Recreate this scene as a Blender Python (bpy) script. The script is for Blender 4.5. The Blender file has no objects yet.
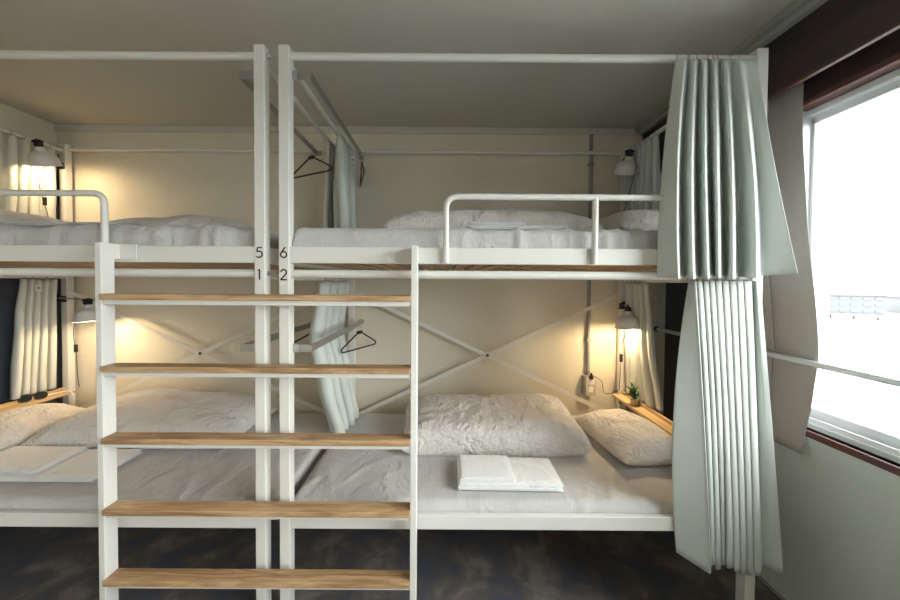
import bpy, bmesh, math, random
from mathutils import Vector, Matrix, noise
random.seed(11)
SC = bpy.context.scene
COL = SC.collection
PI = math.pi

# ------------------------------------------------------------------ materials
def mat(name, col, rough=0.5, metal=0.0, bump=None, vary=None, spec=0.5, sheen=0.0, coat=0.0):
    """bump=(scale, strength, detail[, stretch xyz]); vary=(scale, other colour)"""
    m = bpy.data.materials.new(name); m.use_nodes = True
    nt = m.node_tree; b = nt.nodes['Principled BSDF']
    b.inputs['Base Color'].default_value = (*col, 1)
    b.inputs['Roughness'].default_value = rough
    b.inputs['Metallic'].default_value = metal
    b.inputs['Specular IOR Level'].default_value = spec
    if sheen: b.inputs['Sheen Weight'].default_value = sheen
    if coat: b.inputs['Coat Weight'].default_value = coat
    tc = nt.nodes.new('ShaderNodeTexCoord')
    if vary:
        n = nt.nodes.new('ShaderNodeTexNoise'); n.inputs['Scale'].default_value = vary[0]
        n.inputs['Detail'].default_value = 5
        r = nt.nodes.new('ShaderNodeValToRGB')
        r.color_ramp.elements[0].position = .35; r.color_ramp.elements[0].color = (*col, 1)
        r.color_ramp.elements[1].position = .7; r.color_ramp.elements[1].color = (*vary[1], 1)
        nt.links.new(tc.outputs['Object'], n.inputs['Vector'])
        nt.links.new(n.outputs['Fac'], r.inputs['Fac'])
        nt.links.new(r.outputs['Color'], b.inputs['Base Color'])
    if bump:
        n = nt.nodes.new('ShaderNodeTexNoise'); n.inputs['Scale'].default_value = bump[0]
        n.inputs['Detail'].default_value = bump[2]
        mp = nt.nodes.new('ShaderNodeMapping')
        if len(bump) > 3: mp.inputs['Scale'].default_value = bump[3]
        bp = nt.nodes.new('ShaderNodeBump'); bp.inputs['Strength'].default_value = bump[1]
        bp.inputs['Distance'].default_value = .004
        nt.links.new(tc.outputs['Object'], mp.inputs['Vector'])
        nt.links.new(mp.outputs['Vector'], n.inputs['Vector'])
        nt.links.new(n.outputs['Fac'], bp.inputs['Height'])
        nt.links.new(bp.outputs['Normal'], b.inputs['Normal'])
    return m

def wood(name, c0, c1, rough=.45, axis='X', scale=3.0):
    m = bpy.data.materials.new(name); m.use_nodes = True
    nt = m.node_tree; b = nt.nodes['Principled BSDF']; b.inputs['Roughness'].default_value = rough
    tc = nt.nodes.new('ShaderNodeTexCoord'); mp = nt.nodes.new('ShaderNodeMapping')
    s = {'X': (1.0, 9, 9), 'Y': (9, 1.0, 9)}[axis]
    mp.inputs['Scale'].default_value = s
    n = nt.nodes.new('ShaderNodeTexNoise'); n.inputs['Scale'].default_value = scale
    n.inputs['Detail'].default_value = 6; n.inputs['Distortion'].default_value = 1.6
    w = nt.nodes.new('ShaderNodeTexNoise'); w.inputs['Scale'].default_value = scale * 9
    mp2 = nt.nodes.new('ShaderNodeMapping'); mp2.inputs['Scale'].default_value = tuple(.35 if q == 1.0 else q for q in s)
    mx = nt.nodes.new('ShaderNodeMath'); mx.operation = 'MULTIPLY_ADD'; mx.inputs[1].default_value = .35
    r = nt.nodes.new('ShaderNodeValToRGB')
    r.color_ramp.elements[0].position = .5; r.color_ramp.elements[0].color = (*c1, 1)
    r.color_ramp.elements[1].position = .78; r.color_ramp.elements[1].color = (*c0, 1)
    bp = nt.nodes.new('ShaderNodeBump'); bp.inputs['Strength'].default_value = .12; bp.inputs['Distance'].default_value = .002
    L = nt.links.new
    L(tc.outputs['Object'], mp.inputs['Vector']); L(tc.outputs['Object'], mp2.inputs['Vector'])
    L(mp.outputs['Vector'], n.inputs['Vector']); L(mp2.outputs['Vector'], w.inputs['Vector'])
    L(w.outputs['Fac'], mx.inputs[0]); L(n.outputs['Fac'], mx.inputs[2])
    L(mx.outputs['Value'], r.inputs['Fac']); L(r.outputs['Color'], b.inputs['Base Color'])
    L(mx.outputs['Value'], bp.inputs['Height']); L(bp.outputs['Normal'], b.inputs['Normal'])
    return m

def emit(name, col, strength):
    m = bpy.data.materials.new(name); m.use_nodes = True
    b = m.node_tree.nodes['Principled BSDF']
    b.inputs['Base Color'].default_value = (*col, 1)
    b.inputs['Emission Color'].default_value = (*col, 1)
    b.inputs['Emission Strength'].default_value = strength
    return m

def cloth(name, col, bumps, rough=.9, sheen=.1):
    """bumps: (scale, detail, distance, stretch) layered on one another"""
    m = mat(name, col, rough, sheen=sheen); nt = m.node_tree; b = nt.nodes['Principled BSDF']
    tc = [n for n in nt.nodes if n.type == 'TEX_COORD'][0]; prev = None
    for sc, det, dist, st in bumps:
        mp = nt.nodes.new('ShaderNodeMapping'); mp.inputs['Scale'].default_value = st
        mp.inputs['Rotation'].default_value = (0, 0, .5)
        n = nt.nodes.new('ShaderNodeTexNoise'); n.inputs['Scale'].default_value = sc; n.inputs['Detail'].default_value = det
        n.inputs['Distortion'].default_value = .8; n.inputs['Roughness'].default_value = .6
        bp = nt.nodes.new('ShaderNodeBump'); bp.inputs['Strength'].default_value = 1.0; bp.inputs['Distance'].default_value = dist
        nt.links.new(tc.outputs['Object'], mp.inputs['Vector']); nt.links.new(mp.outputs['Vector'], n.inputs['Vector'])
        nt.links.new(n.outputs['Fac'], bp.inputs['Height'])
        if prev: nt.links.new(prev.outputs['Normal'], bp.inputs['Normal'])
        prev = bp
    nt.links.new(prev.outputs['Normal'], b.inputs['Normal'])
    return m

M = {}
M['navy'] = mat('dark_navy', (.055, .062, .078), .7)
M['wall'] = mat('cream_plaster', (.71, .655, .545), .85, bump=(90, .55, 6))
M['wallgreen'] = mat('window_wall_plaster', (.56, .605, .565), .8, bump=(60, .6, 6))
M['ceiling'] = mat('stippled_ceiling', (.60, .57, .50), .95, bump=(120, 1.0, 6))
M['white'] = mat('white_enamel', (.74, .72, .675), .38, bump=(40, .03, 2))
M['oak'] = wood('oak_tread', (.56, .36, .19), (.30, .165, .075))
M['pine'] = wood('pine_shelf', (.70, .50, .28), (.55, .36, .17), axis='Y')
M['slat'] = wood('slat_pine', (.45, .27, .14), (.33, .18, .085), axis='Y')
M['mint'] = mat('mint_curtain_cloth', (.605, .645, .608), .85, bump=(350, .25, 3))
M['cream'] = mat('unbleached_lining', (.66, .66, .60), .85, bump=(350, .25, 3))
M['beige'] = mat('beige_window_cloth', (.40, .375, .35), .9, bump=(300, .5, 4), vary=(180, (.46, .435, .41)))
M['sheet'] = cloth('grey_sheet_cotton', (.53, .515, .505), [(6, 3, .016, (1, .5, 1)), (45, 5, .0035, (1, 1, 1))])
M['duvet'] = cloth('crinkled_duvet_cotton', (.74, .695, .66), [(9, 4, .030, (1, .7, 1)), (34, 6, .016, (1, 1, 1))])
M['linen'] = cloth('white_folded_linen', (.87, .87, .87), [(9, 3, .010, (1, 1, 1)), (60, 4, .002, (1, 1, 1))])
M['steel'] = mat('brushed_steel', (.42, .41, .39), .38, .85, bump=(200, .05, 2))
M['darksteel'] = mat('dark_steel', (.10, .105, .12), .4, .6)
M['black'] = mat('black_plastic', (.012, .012, .013), .45)
M['chrome'] = mat('zinc_bolt', (.5, .5, .5), .3, .9)
M['shade'] = mat('shade_enamel', (.74, .735, .72), .4)
M['ink'] = mat('number_ink', (.022, .016, .012), .6)
M['alu'] = mat('window_aluminium', (.70, .73, .75), .45, .2)
M['redwood'] = wood('red_brown_wood', (.13, .05, .033), (.075, .028, .02), axis='Y', scale=2)
M['darkwood'] = wood('dark_brown_wood', (.050, .033, .031), (.033, .022, .022), axis='Y', scale=2)
M['greytrim'] = mat('grey_painted_trim', (.36, .37, .34), .7)
M['conduit'] = mat('grey_conduit_paint', (.27, .265, .25), .5)
M['tagw'] = mat('white_tag', (.85, .85, .82), .6)
M['leaf'] = mat('dark_green_leaf', (.03, .085, .03), .35)
M['pot'] = mat('pale_wood_pot', (.60, .47, .28), .5)
M['water'] = mat('river_water', (.20, .21, .21), .2, bump=(.9, .6, 4))
M['bank'] = mat('pale_embankment', (.26, .25, .235), .9)
M['redbank'] = mat('reddish_hedge', (.19, .14, .13), .9, bump=(3, .6, 3))
M['bldg'] = mat('pale_building_concrete', (.16, .165, .17), .9)
M['bldg2'] = mat('grey_building_concrete', (.105, .11, .12), .9)
M['bwin'] = mat('building_window_glass', (.09, .098, .11), .5)
M['bulb'] = emit('warm_bulb', (1.0, .80, .52), 14)
M['bulboff'] = mat('frosted_bulb', (.7, .69, .66), .3)

# floor: dark worn concrete
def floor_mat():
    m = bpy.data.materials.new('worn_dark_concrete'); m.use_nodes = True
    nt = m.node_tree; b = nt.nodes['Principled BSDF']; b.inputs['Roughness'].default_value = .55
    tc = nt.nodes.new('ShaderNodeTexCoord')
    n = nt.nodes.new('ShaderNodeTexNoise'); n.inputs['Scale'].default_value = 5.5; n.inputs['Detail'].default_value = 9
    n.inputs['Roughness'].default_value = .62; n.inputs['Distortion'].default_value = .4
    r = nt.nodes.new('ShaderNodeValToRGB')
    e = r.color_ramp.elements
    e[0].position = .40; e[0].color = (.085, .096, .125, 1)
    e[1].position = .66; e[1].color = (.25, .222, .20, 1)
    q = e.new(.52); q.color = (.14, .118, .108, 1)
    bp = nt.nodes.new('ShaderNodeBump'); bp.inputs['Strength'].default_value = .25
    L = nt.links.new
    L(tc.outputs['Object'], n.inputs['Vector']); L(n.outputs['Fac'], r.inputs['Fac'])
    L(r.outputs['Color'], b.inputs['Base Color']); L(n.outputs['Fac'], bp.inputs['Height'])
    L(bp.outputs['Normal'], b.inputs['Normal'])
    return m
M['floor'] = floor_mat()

def glass_mat():
    m = bpy.data.materials.new('clear_pane'); m.use_nodes = True
    nt = m.node_tree; nt.nodes.clear()
    o = nt.nodes.new('ShaderNodeOutputMaterial'); t = nt.nodes.new('ShaderNodeBsdfTransparent')
    t.inputs['Color'].default_value = (.96, .98, .97, 1)
    g = nt.nodes.new('ShaderNodeBsdfGlossy'); g.inputs['Roughness'].default_value = .02
    f = nt.nodes.new('ShaderNodeFresnel'); f.inputs['IOR'].default_value = 1.15
    x = nt.nodes.new('ShaderNodeMixShader')
    nt.links.new(f.outputs[0], x.inputs[0]); nt.links.new(t.outputs[0], x.inputs[1])
    nt.links.new(g.outputs[0], x.inputs[2]); nt.links.new(x.outputs[0], o.inputs['Surface'])
    return m
M['glass'] = glass_mat()

# ------------------------------------------------------------------ mesh helpers
def box(bm, x0, x1, y0, y1, z0, z1, bev=0.0, seg=2):
    t = bmesh.new()
    bmesh.ops.create_cube(t, size=1)
    for v in t.verts:
        v.co = Vector(((x0+x1)/2 + v.co.x*(x1-x0), (y0+y1)/2 + v.co.y*(y1-y0), (z0+z1)/2 + v.co.z*(z1-z0)))
    if bev > 0:
        bmesh.ops.bevel(t, geom=t.edges[:], offset=bev, segments=seg, profile=.5, affect='EDGES')
    merge(bm, t)

def merge(bm, t, mtx=None):
    if mtx is not None: bmesh.ops.transform(t, matrix=mtx, verts=t.verts[:])
    me = bpy.data.meshes.new('tmp'); t.to_mesh(me); t.free()
    bm.from_mesh(me); bpy.data.meshes.remove(me)

def fillet(pts, rad, n=6):
    pts = [Vector(p) for p in pts]; out = [pts[0]]
    for a, b, c in zip(pts, pts[1:], pts[2:]):
        d1 = (a-b); d2 = (c-b); r = min(rad, d1.length*.49, d2.length*.49)
        p0 = b + d1.normalized()*r; p1 = b + d2.normalized()*r
        for i in range(n+1):
            t = i/n
            out.append(p0*(1-t)**2 + b*2*t*(1-t) + p1*t*t)
    out.append(pts[-1]); return out

def tube(bm, pts, r, n=10, closed=False, cap=True):
    pts = [Vector(p) for p in pts]; N = len(pts); rings = []
    rad = r if callable(r) else (lambda i: r)
    up = None
    for i, p in enumerate(pts):
        if closed: t = (pts[(i+1) % N] - pts[i-1])
        else: t = pts[min(i+1, N-1)] - pts[max(i-1, 0)]
        t.normalize()
        if up is None:
            up = t.orthogonal().normalized()
        else:
            up = (up - t*up.dot(t))
            up = up.normalized() if up.length > 1e-6 else t.orthogonal().normalized()
        s = t.cross(up)
        rings.append([bm.verts.new(p + (up*math.cos(2*PI*k/n) + s*math.sin(2*PI*k/n))*rad(i)) for k in range(n)])
    for i in range(N if closed else N-1):
        A, B = rings[i], rings[(i+1) % N]
        for k in range(n):
            bm.faces.new((A[k], A[(k+1) % n], B[(k+1) % n], B[k]))
    if cap and not closed:
        bm.faces.new(rings[0][::-1]); bm.faces.new(rings[-1])

def lathe(bm, prof, n=28, mtx=None, cap=False):
    t = bmesh.new(); rings = []
    for r, z in prof:
        rings.append([t.verts.new((max(r, 1e-4)*math.cos(2*PI*k/n), max(r, 1e-4)*math.sin(2*PI*k/n), z)) for k in range(n)])
    for A, B in zip(rings, rings[1:]):
        for k in range(n): t.faces.new((A[k], A[(k+1) % n], B[(k+1) % n], B[k]))
    if cap: t.faces.new(rings[0][::-1]); t.faces.new(rings[-1])
    merge(bm, t, mtx)

def wloc(o):
    v = Vector((0, 0, 0))
    while o is not None:
        v += o.location; o = o.parent
    return v

def finish(bm, name, material, parent=None, smooth=False, angle=40):
    bmesh.ops.recalc_face_normals(bm, faces=bm.faces[:])
    me = bpy.data.meshes.new(name)
    o = bpy.data.objects.new(name, me)
    if parent is not None:
        base = wloc(parent)
        o.parent = parent
    else:
        xs = [v.co for v in bm.verts]
        base = Vector(((min(v.x for v in xs)+max(v.x for v in xs))/2, (min(v.y for v in xs)+max(v.y for v in xs))/2, min(v.z for v in xs)))
        o.location = base
    for v in bm.verts: v.co -= base
    bm.to_mesh(me); bm.free()
    me.materials.append(material)
    if smooth:
        for p in me.polygons: p.use_smooth = True
        me.set_sharp_from_angle(angle=math.radians(angle))
    COL.objects.link(o)
    return o

def tag(o, label, cat, group=None):
    o['label'] = label; o['category'] = cat
    if group: o['group'] = group
    return o

def thing(name, loc, label, cat, group=None):
    o = bpy.data.objects.new(name, None); o.location = loc; o.empty_display_size = .1
    COL.objects.link(o); return tag(o, label, cat, group)

def struct(bm, name, m, smooth=False):
    o = finish(bm, name, m, None, smooth); o['kind'] = 'structure'; return o

def sbox(name, m, *a, bev=0.0):
    bm = bmesh.new(); box(bm, *a, bev=bev); return struct(bm, name, m)

def pbox(name, m, parent, *a, bev=.002):
    bm = bmesh.new(); box(bm, *a, bev=bev); return finish(bm, name, m, parent)

def ptube(name, m, parent, pts, r, n=12):
    bm = bmesh.new(); tube(bm, pts, r, n); return finish(bm, name, m, parent, True)

# ------------------------------------------------------------------ room
FZ = -0.040                    # floor level
CZ = 2.575                     # ceiling
XR = 1.60                      # right (window) wall
YB = 2.68                      # back wall
XL, YF = -2.87, -2.9
WY0, WY1, WZ0, WZ1 = -2.3, 1.68, .80, 2.25
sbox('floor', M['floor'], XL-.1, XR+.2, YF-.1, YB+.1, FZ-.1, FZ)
sbox('ceiling', M['ceiling'], XL-.1, XR+.2, YF-.1, YB+.1, CZ, CZ+.1)
sbox('wall_back', M['wall'], XL-.1, XR+.2, YB, YB+.1, FZ, CZ)
sbox('wall_left', M['wall'], XL-.1, XL, YF, YB, FZ, CZ)
VX0, VX1, VZ0, VZ1 = -2.25, -1.6, 1.1, 1.75          # unseen window added behind the camera for frontal fill daylight
bm = bmesh.new()
box(bm, XL-.1, XR+.2, YF-.1, YF, FZ, VZ0); box(bm, XL-.1, XR+.2, YF-.1, YF, VZ1, CZ)
box(bm, XL-.1, VX0, YF-.1, YF, VZ0, VZ1); box(bm, VX1, XR+.2, YF-.1, YF, VZ0, VZ1)
struct(bm, 'wall_front', M['wall'])
fill_win = bpy.data.objects.new('added_fill_window', None); fill_win.location = ((VX0+VX1)/2, YF-.05, VZ0); COL.objects.link(fill_win); fill_win['kind'] = 'structure'
bm = bmesh.new()
for a, b, c, d in ((VX0, VX1, VZ0, VZ0+.05), (VX0, VX1, VZ1-.05, VZ1), (VX0, VX0+.05, VZ0, VZ1), (VX1-.05, VX1, VZ0, VZ1), ((VX0+VX1)/2-.02, (VX0+VX1)/2+.02, VZ0, VZ1)):
    box(bm, a, b, YF-.075, YF-.025, c, d, bev=.003)
finish(bm, 'window_frame', M['alu'], fill_win)
bm = bmesh.new(); box(bm, VX0+.04, VX1-.04, YF-.053, YF-.047, VZ0+.04, VZ1-.04); finish(bm, 'pane', M['glass'], fill_win)
bm = bmesh.new()
box(bm, XR, XR+.2, YF, YB, FZ, WZ0); box(bm, XR, XR+.2, YF, YB, WZ1, CZ)
box(bm, XR, XR+.2, WY1, YB, WZ0, WZ1); box(bm, XR, XR+.2, YF, WY0, WZ0, WZ1)
struct(bm, 'wall_right', M['wallgreen'])
# soft coved strip between back wall and ceiling
bm = bmesh.new(); box(bm, XL, XR, YB-.02, YB, CZ-.05, CZ, bev=.008); struct(bm, 'trim_1', M['ceiling'])
# ceiling beam strip and curtain box over the window
bm = bmesh.new(); box(bm, 1.43, XR, YF, YB-.02, 2.52, CZ, bev=.004); box(bm, 1.40, 1.45, YF, YB-.02, 2.545, CZ, bev=.004); struct(bm, 'trim_2', M['greytrim'])
bm = bmesh.new()
box(bm, 1.462, 1.48, YF, YB-.02, 2.283, 2.52, bev=.001)
struct(bm, 'trim_3', M['darkwood'])
sbox('trim_4', M['redwood'], 1.461, 1.481, YF, YB-.02, 2.272, 2.283, bev=.001)  # curtain box's lower edge: window light on it put into redder wood
# sill, apron and head lining of the window
sbox('trim_5', M['redwood'], 1.588, XR+.03, WY0-.02, WY1-.002, .772, .800, bev=.002)
sbox('trim_6', M['wallgreen'], 1.590, 1.6, YF, 1.70, .70, .772, bev=.001)
sbox('trim_7', M['redwood'], XR-.004, 1.70, WY0, WY1, WZ1-.022, WZ1, bev=.001)
sbox('trim_8', M['darkwood'], 1.588, XR, YF, YB-.02, WZ1, 2.52)
sbox('trim_9', M['navy'], 1.588, XR, 1.78, 2.555, .40, 2.52)  # dark navy sheet between the window and the back corner
sbox('trim_10', M['navy'], XL, XL+.012, 1.3, YB, FZ, 2.36)  # same dark navy on the left wall beside the bunk
sbox('baseboard_right', M['greytrim'], 1.594, XR, YF, YB, FZ, FZ+.012)

# window: frame, sash, glass
win = bpy.data.objects.new('window_1', None); win.location = (1.69, (WY0+WY1)/2, WZ0); COL.objects.link(win); win['kind'] = 'structure'
bm = bmesh.new()
box(bm, 1.63, 1.79, WY0, WY1, WZ0, WZ0+.022, bev=.002)
box(bm, 1.645, 1.655, WY0, WY1, WZ0+.022, WZ0+.04, bev=.001)
box(bm, 1.66, 1.79, WY0, WY1, WZ1-.05, WZ1-.022, bev=.002)
box(bm, 1.62, 1.79, WY1-.022, WY1, WZ0, WZ1-.022, bev=.002)
box(bm, 1.62, 1.79, WY0, WY0+.02, WZ0, WZ1-.022, bev=.002)
finish(bm, 'window_frame', M['alu'], win)
for i, (ya, yb, xx) in enumerate(((-.4, WY1-.022, 1.70), (WY0+.02, -.36, 1.735))):
    bm = bmesh.new()
    s = .038
    box(bm, xx-.014, xx+.014, ya, yb, WZ0+.022, WZ0+.072, bev=.002)
    box(bm, xx-.014, xx+.014, ya, yb, WZ1-.022-.06, WZ1-.05, bev=.002)
    box(bm, xx-.014, xx+.014, ya, ya+s, WZ0+.05, WZ1-.06, bev=.002)
    box(bm, xx-.014, xx+.014, yb-.012, yb, WZ0+.05, WZ1-.06, bev=.002)
    sash = finish(bm, 'window_sash', M['alu'], win)
    bm = bmesh.new(); box(bm, xx-.003, xx+.003, ya+.012, yb-.01, WZ0+.07, WZ1-.08)
    finish(bm, 'pane', M['glass'], sash)
    if i == 0:
        bm = bmesh.new()
        tube(bm, fillet([(1.686, 1.640, 1.53), (1.664, 1.640, 1.53), (1.664, 1.640, 1.43), (1.686, 1.640, 1.43)], .012, 4), .004, 8)
        finish(bm, 'window_handle', M['darksteel'], sash, True)

# outside: river, far embankment, distant buildings
RZ = -9.0
sbox('river', M['water'], 6, 900, -500, 900, RZ-.5, RZ)
bank_rot = Matrix.Translation((78, 72, RZ)) @ Matrix.Rotation(math.radians(-28), 4, 'Z')
def rbox(bm, x0, x1, y0, y1, z0, z1, mtx=bank_rot):
    t = bmesh.new(); box(t, x0, x1, y0, y1, z0, z1); merge(bm, t, mtx)
bm = bmesh.new(); rbox(bm, -160, 420, 2, 300, -.5, 3.2); rbox(bm, -160, 420, -1, 2.5, -.5, 1.0); struct(bm, 'far_riverbank', M['bank'])
bm = bmesh.new()
for k in range(48):
    x = -60 + k*3.4; h = .5 + .5*random.random()
    rbox(bm, x, x+3.1, 3, 5, 3.15, 3.3+h)
o = finish(bm, 'hedge', M['redbank']); tag(o, 'low reddish hedge line along the far riverbank outside the window', 'hedge')
def far_building(x0, x1, y0, y1, z1, m, nx, nz, label, tower=None):
    c = bank_rot @ Vector(((x0+x1)/2, (y0+y1)/2, 3.2))
    t = thing('apartment_building', c, label, 'building', 'buildings beyond the river')
    bm = bmesh.new(); rbox(bm, x0, x1, y0, y1, 3.2, z1); finish(bm, 'wall', m, t)
    bm = bmesh.new(); rbox(bm, x0-.3, x1+.3, y0-.3, y1+.3, z1, z1+.5)
    if tower: rbox(bm, *tower)
    finish(bm, 'roof', m, t)
    dz = (z1-3.2)/nz; dx = (x1-x0)/nx
    for i in range(nx):
        for j in range(nz):
            bm = bmesh.new(); rbox(bm, x0+dx*(i+.2), x0+dx*(i+.8), y0-.15, y0, 3.2+dz*(j+.35), 3.2+dz*(j+.8))
            finish(bm, 'window', M['bwin'], t)
far_building(-26, 0, 22, 36, 7.4, M['bldg2'], 12, 3, 'long low grey building on the far riverbank, beside the window curtain')
far_building(2, 16, 20, 34, 7.6, M['bldg2'], 7, 3, 'blue-grey low block in the middle of the far riverbank')
far_building(22, 60, 24, 40, 7.2, M['bldg'], 12, 3, 'pale low building at the right end of the far riverbank')
far_building(-26, -8, 60, 80, 30, M['bldg'], 5, 9, 'tall pale apartment tower fading into the white sky', (-18, -14, 66, 70, 30, 46))

# ------------------------------------------------------------------ bunk beds
BF, BK = 1.50, 2.60            # front face of posts, rear posts
TOPZ, LOWZ = 2.377, 1.467      # curtain rails
def bunk(X0, X1, label, inner, guard):
    t = thing('bunk_bed', ((X0+X1)/2, (BF+BK)/2, FZ), label, 'bunk bed', 'white steel bunk beds')
    w, d = .045, .05
    for x in (X0, X1-w):
        for y in (BF, BK):
            p = pbox('corner_post', M['white'], t, x, x+w, y, y+d, FZ, 2.413, bev=.004)
            if y == BF and x == inner['post']:
                for s, zc in inner['digits']:
                    digit(s, x+w/2-.001, BF, zc, p)
                for zz in (TOPZ, LOWZ):
                    bm = bmesh.new(); sx = x+w if inner['side'] > 0 else x
                    lathe(bm, [(.011, 0), (.011, .006), (.006, .006), (.006, .016)], 8, Matrix.Translation((sx, BF+.025, zz)) @ Matrix.Rotation(inner['side']*PI/2, 4, 'Y'), True)
                    finish(bm, 'bolt', M['chrome'], p, True)
    # top and lower curtain rails: front, back, two ends
    for z, r in ((TOPZ, .0165), (LOWZ, .018)):
        for (a, b) in (((X0+w, BF+.025, z), (X1-w, BF+.025, z)), ((X0+w, BK+.025, z), (X1-w, BK+.025, z)),
                       ((X0+.022, BF+d, z), (X0+.022, BK, z)), ((X1-.022, BF+d, z), (X1-.022, BK, z))):
            e = a[0] == b[0]; dz = Vector((0, 0, -.014 if e else 0)); ptube('curtain_rail', M['white'], t, [Vector(a)+dz, Vector(b)+dz], r if a[1] < 2 and not e else r*.8)
    # upper and lower bed frames
    for z0, z1 in ((1.511, 1.580), (.381, .441)):
        bm = bmesh.new(); box(bm, X0+w, X1-w, BF+.004, BF+.030, z0, z1, bev=.003); finish(bm, 'front_rail', M['white'], t)
        bm = bmesh.new(); box(bm, X0+w, X1-w, BK+.01, BK+.04, z0, z1, bev=.003); finish(bm, 'rear_rail', M['white'], t)
        for x in (X0+.008, X1-.038):
            bm = bmesh.new(); box(bm, x, x+.03, BF+d, BK, z0, z1, bev=.003); finish(bm, 'end_rail', M['white'], t)
        bm = bmesh.new(); n = 22
        for k in range(n):
            xa = X0+.06 + (X1-X0-.12)*k/n
            box(bm, xa, xa+.060, BF+.032, BK+.008, z0+.004, z0+.018, bev=.002)
        finish(bm, 'slat_base', M['slat'], t)
    # guard rail on the upper front
    bm = bmesh.new()
    xa, xb, zt, posts = guard
    tube(bm, fillet([(xa, BF-.010, 1.515), (xa, BF-.010, zt), (xb, BF-.010, zt), (xb, BF-.010, 1.515)], .05, 8), .0128, 12)
    for x in posts: tube(bm, [(x, BF-.010, 1.515), (x, BF-.010, zt)], .0128, 12)
    finish(bm, 'guard_rail', M['white'], t, True)
    # rear diagonal braces
    cx, cz, hx, hz = (X0+X1)/2, .903, .945, .445
    for s, y in ((1, BK-.004), (-1, BK-.009)):
        bm = bmesh.new(); tt = bmesh.new(); Lh = math.hypot(hx, hz)
        box(tt, -Lh, Lh, -.002, .002, -.014, .014)
        merge(bm, tt, Matrix.Translation((cx, y, cz)) @ Matrix.Rotation(-s*math.atan2(hz, hx), 4, 'Y'))
        finish(bm, 'diagonal_brace', M['white'], t)
    bm = bmesh.new(); lathe(bm, [(.011, 0), (.011, .004), (.005, .009)], 10, Matrix.Translation((cx, BK-.0115, cz)) @ Matrix.Rotation(PI/2, 4, 'X'), True)
    finish(bm, 'brace_bolt', M['darksteel'], t, True)
    # clothes bars
    for z, mm in ((2.306, M['steel']), (1.147, M['steel'])):
        s = inner['bar'][1]; bx = inner['bar'][0]; px = inner['post'] + (w if s > 0 else 0)
        bm = bmesh.new()
        y0, y1 = BF+.06, inner['bar'][2]
        box(bm, min(px, bx), max(px, bx), BF+.036, BF+.042, z-.016, z+.016, bev=.001)
        box(bm, bx-.003, bx+.003, BF+.036, y1, z-.016, z+.016, bev=.001)
        box(bm, min(bx, bx-s*.03), max(bx, bx-s*.03), y1-.006, y1, z-.016, z+.016, bev=.001)
        bar = finish(bm, 'clothes_bar', mm, t)
        bm = bmesh.new(); box(bm, min(px, px+s*.022), max(px, px+s*.022), BF+.030, BF+.036, z-.018, z+.018, bev=.002)
        finish(bm, 'bar_bracket', M['chrome'], bar)
    return t

def ribbon(bm, pts, w, y0, th=.0006):
    """flat stroke in the XZ plane"""
    P = [Vector(p) for p in pts]; L = []; R = []
    for i, p in enumerate(P):
        t = (P[min(i+1, len(P)-1)] - P[max(i-1, 0)]).normalized(); n = Vector((-t.y, t.x))
        L.append(p+n*w/2); R.append(p-n*w/2)
    f = lambda q, y: bm.verts.new((q.x, y, q.y))
    A = [(f(a, y0-th), f(b, y0-th), f(a, y0+th), f(b, y0+th)) for a, b in zip(L, R)]
    for q, s in zip(A, A[1:]):
        bm.faces.new((q[0], q[1], s[1], s[0])); bm.faces.new((q[2], s[2], s[3], q[3]))
        bm.faces.new((q[0], s[0], s[2], q[2])); bm.faces.new((q[1], q[3], s[3], s[1]))
    for e in (A[0], A[-1]): bm.faces.new((e[0], e[1], e[3], e[2]))

def arc(cx, cz, rx, rz, a0, a1, n=18):
    return [Vector((cx+rx*math.cos(math.radians(a0+(a1-a0)*i/n)), cz+rz*math.sin(math.radians(a0+(a1-a0)*i/n)))) for i in range(n+1)]

def digit(s, cx, y, cz, parent):
    bm = bmesh.new(); w = .0060; H = .0225
    o = Vector((cx, cz)); V = lambda a, b: Vector((a, b)) + o
    def st(pts): ribbon(bm, [p+o if not isinstance(p, tuple) else V(*p) for p in pts], w, y-.0004)
    if s == '1':
        st([(-.007, .016), (.001, H-.001), (.001, -H)])
    elif s == '2':
        st(arc(0, .0105, .0115, .0115, 170, -38, 16) + [Vector((-.0125, -H+.0023)), ])
        st([(-.0135, -H+.0023), (.0135, -H+.0023)])
    elif s == '5':
        st([(.0115, H-.0023), (-.0068, H-.0023), (-.0095, .0035)])
        st(arc(-.001, -.0075, .0135, .0130, 128, -140, 20))
    elif s == '6':
        st([(.006, H), (-.0095, -.0025)])
        st(arc(0, -.009, .0122, .0122, 0, 360, 28))
    finish(bm, 'number_marking', M['ink'], parent)

RX0, RX1 = -.688, 1.339
LX0, LX1 = -2.772, -.745
bed_r = bunk(RX0, RX1, 'white steel bunk bed on the right, beside the window, marked 6 and 2',
             dict(post=RX0, side=1, digits=(('6', 1.555), ('2', 1.461)), bar=(-.567, 1, 2.555)), (.011, .970, 1.789, (.628,)))
bed_l = bunk(LX0, LX1, 'white steel bunk bed on the left behind the ladder, marked 5 and 1',
             dict(post=LX1-.045, side=1, digits=(('5', 1.554), ('1', 1.463)), bar=(-.866, -1, 2.465)), (-2.62, -1.403, 1.793, (-2.03,)))
# plank shelves at the heads of the lower bunks
def head_shelf(bed, x0, x1, lipx):
    s = pbox('head_shelf', M['pine'], bed, x0, x1, 1.56, 2.595, .610, .628, bev=.002)
    pbox('shelf_lip', M['pine'], s, lipx, lipx+.012, 1.56, 2.595, .628, .650, bev=.002)
    for y in (1.75, 2.10, 2.5):
        pbox('shelf_bracket', M['darksteel'], s, min(x0, x1)+.012, max(x0, x1)-.012, y, y+.02, .585, .610, bev=.001)
head_shelf(bed_r, 1.235, 1.312, 1.300)
head_shelf(bed_l, -2.760, -2.672, -2.760)

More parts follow.
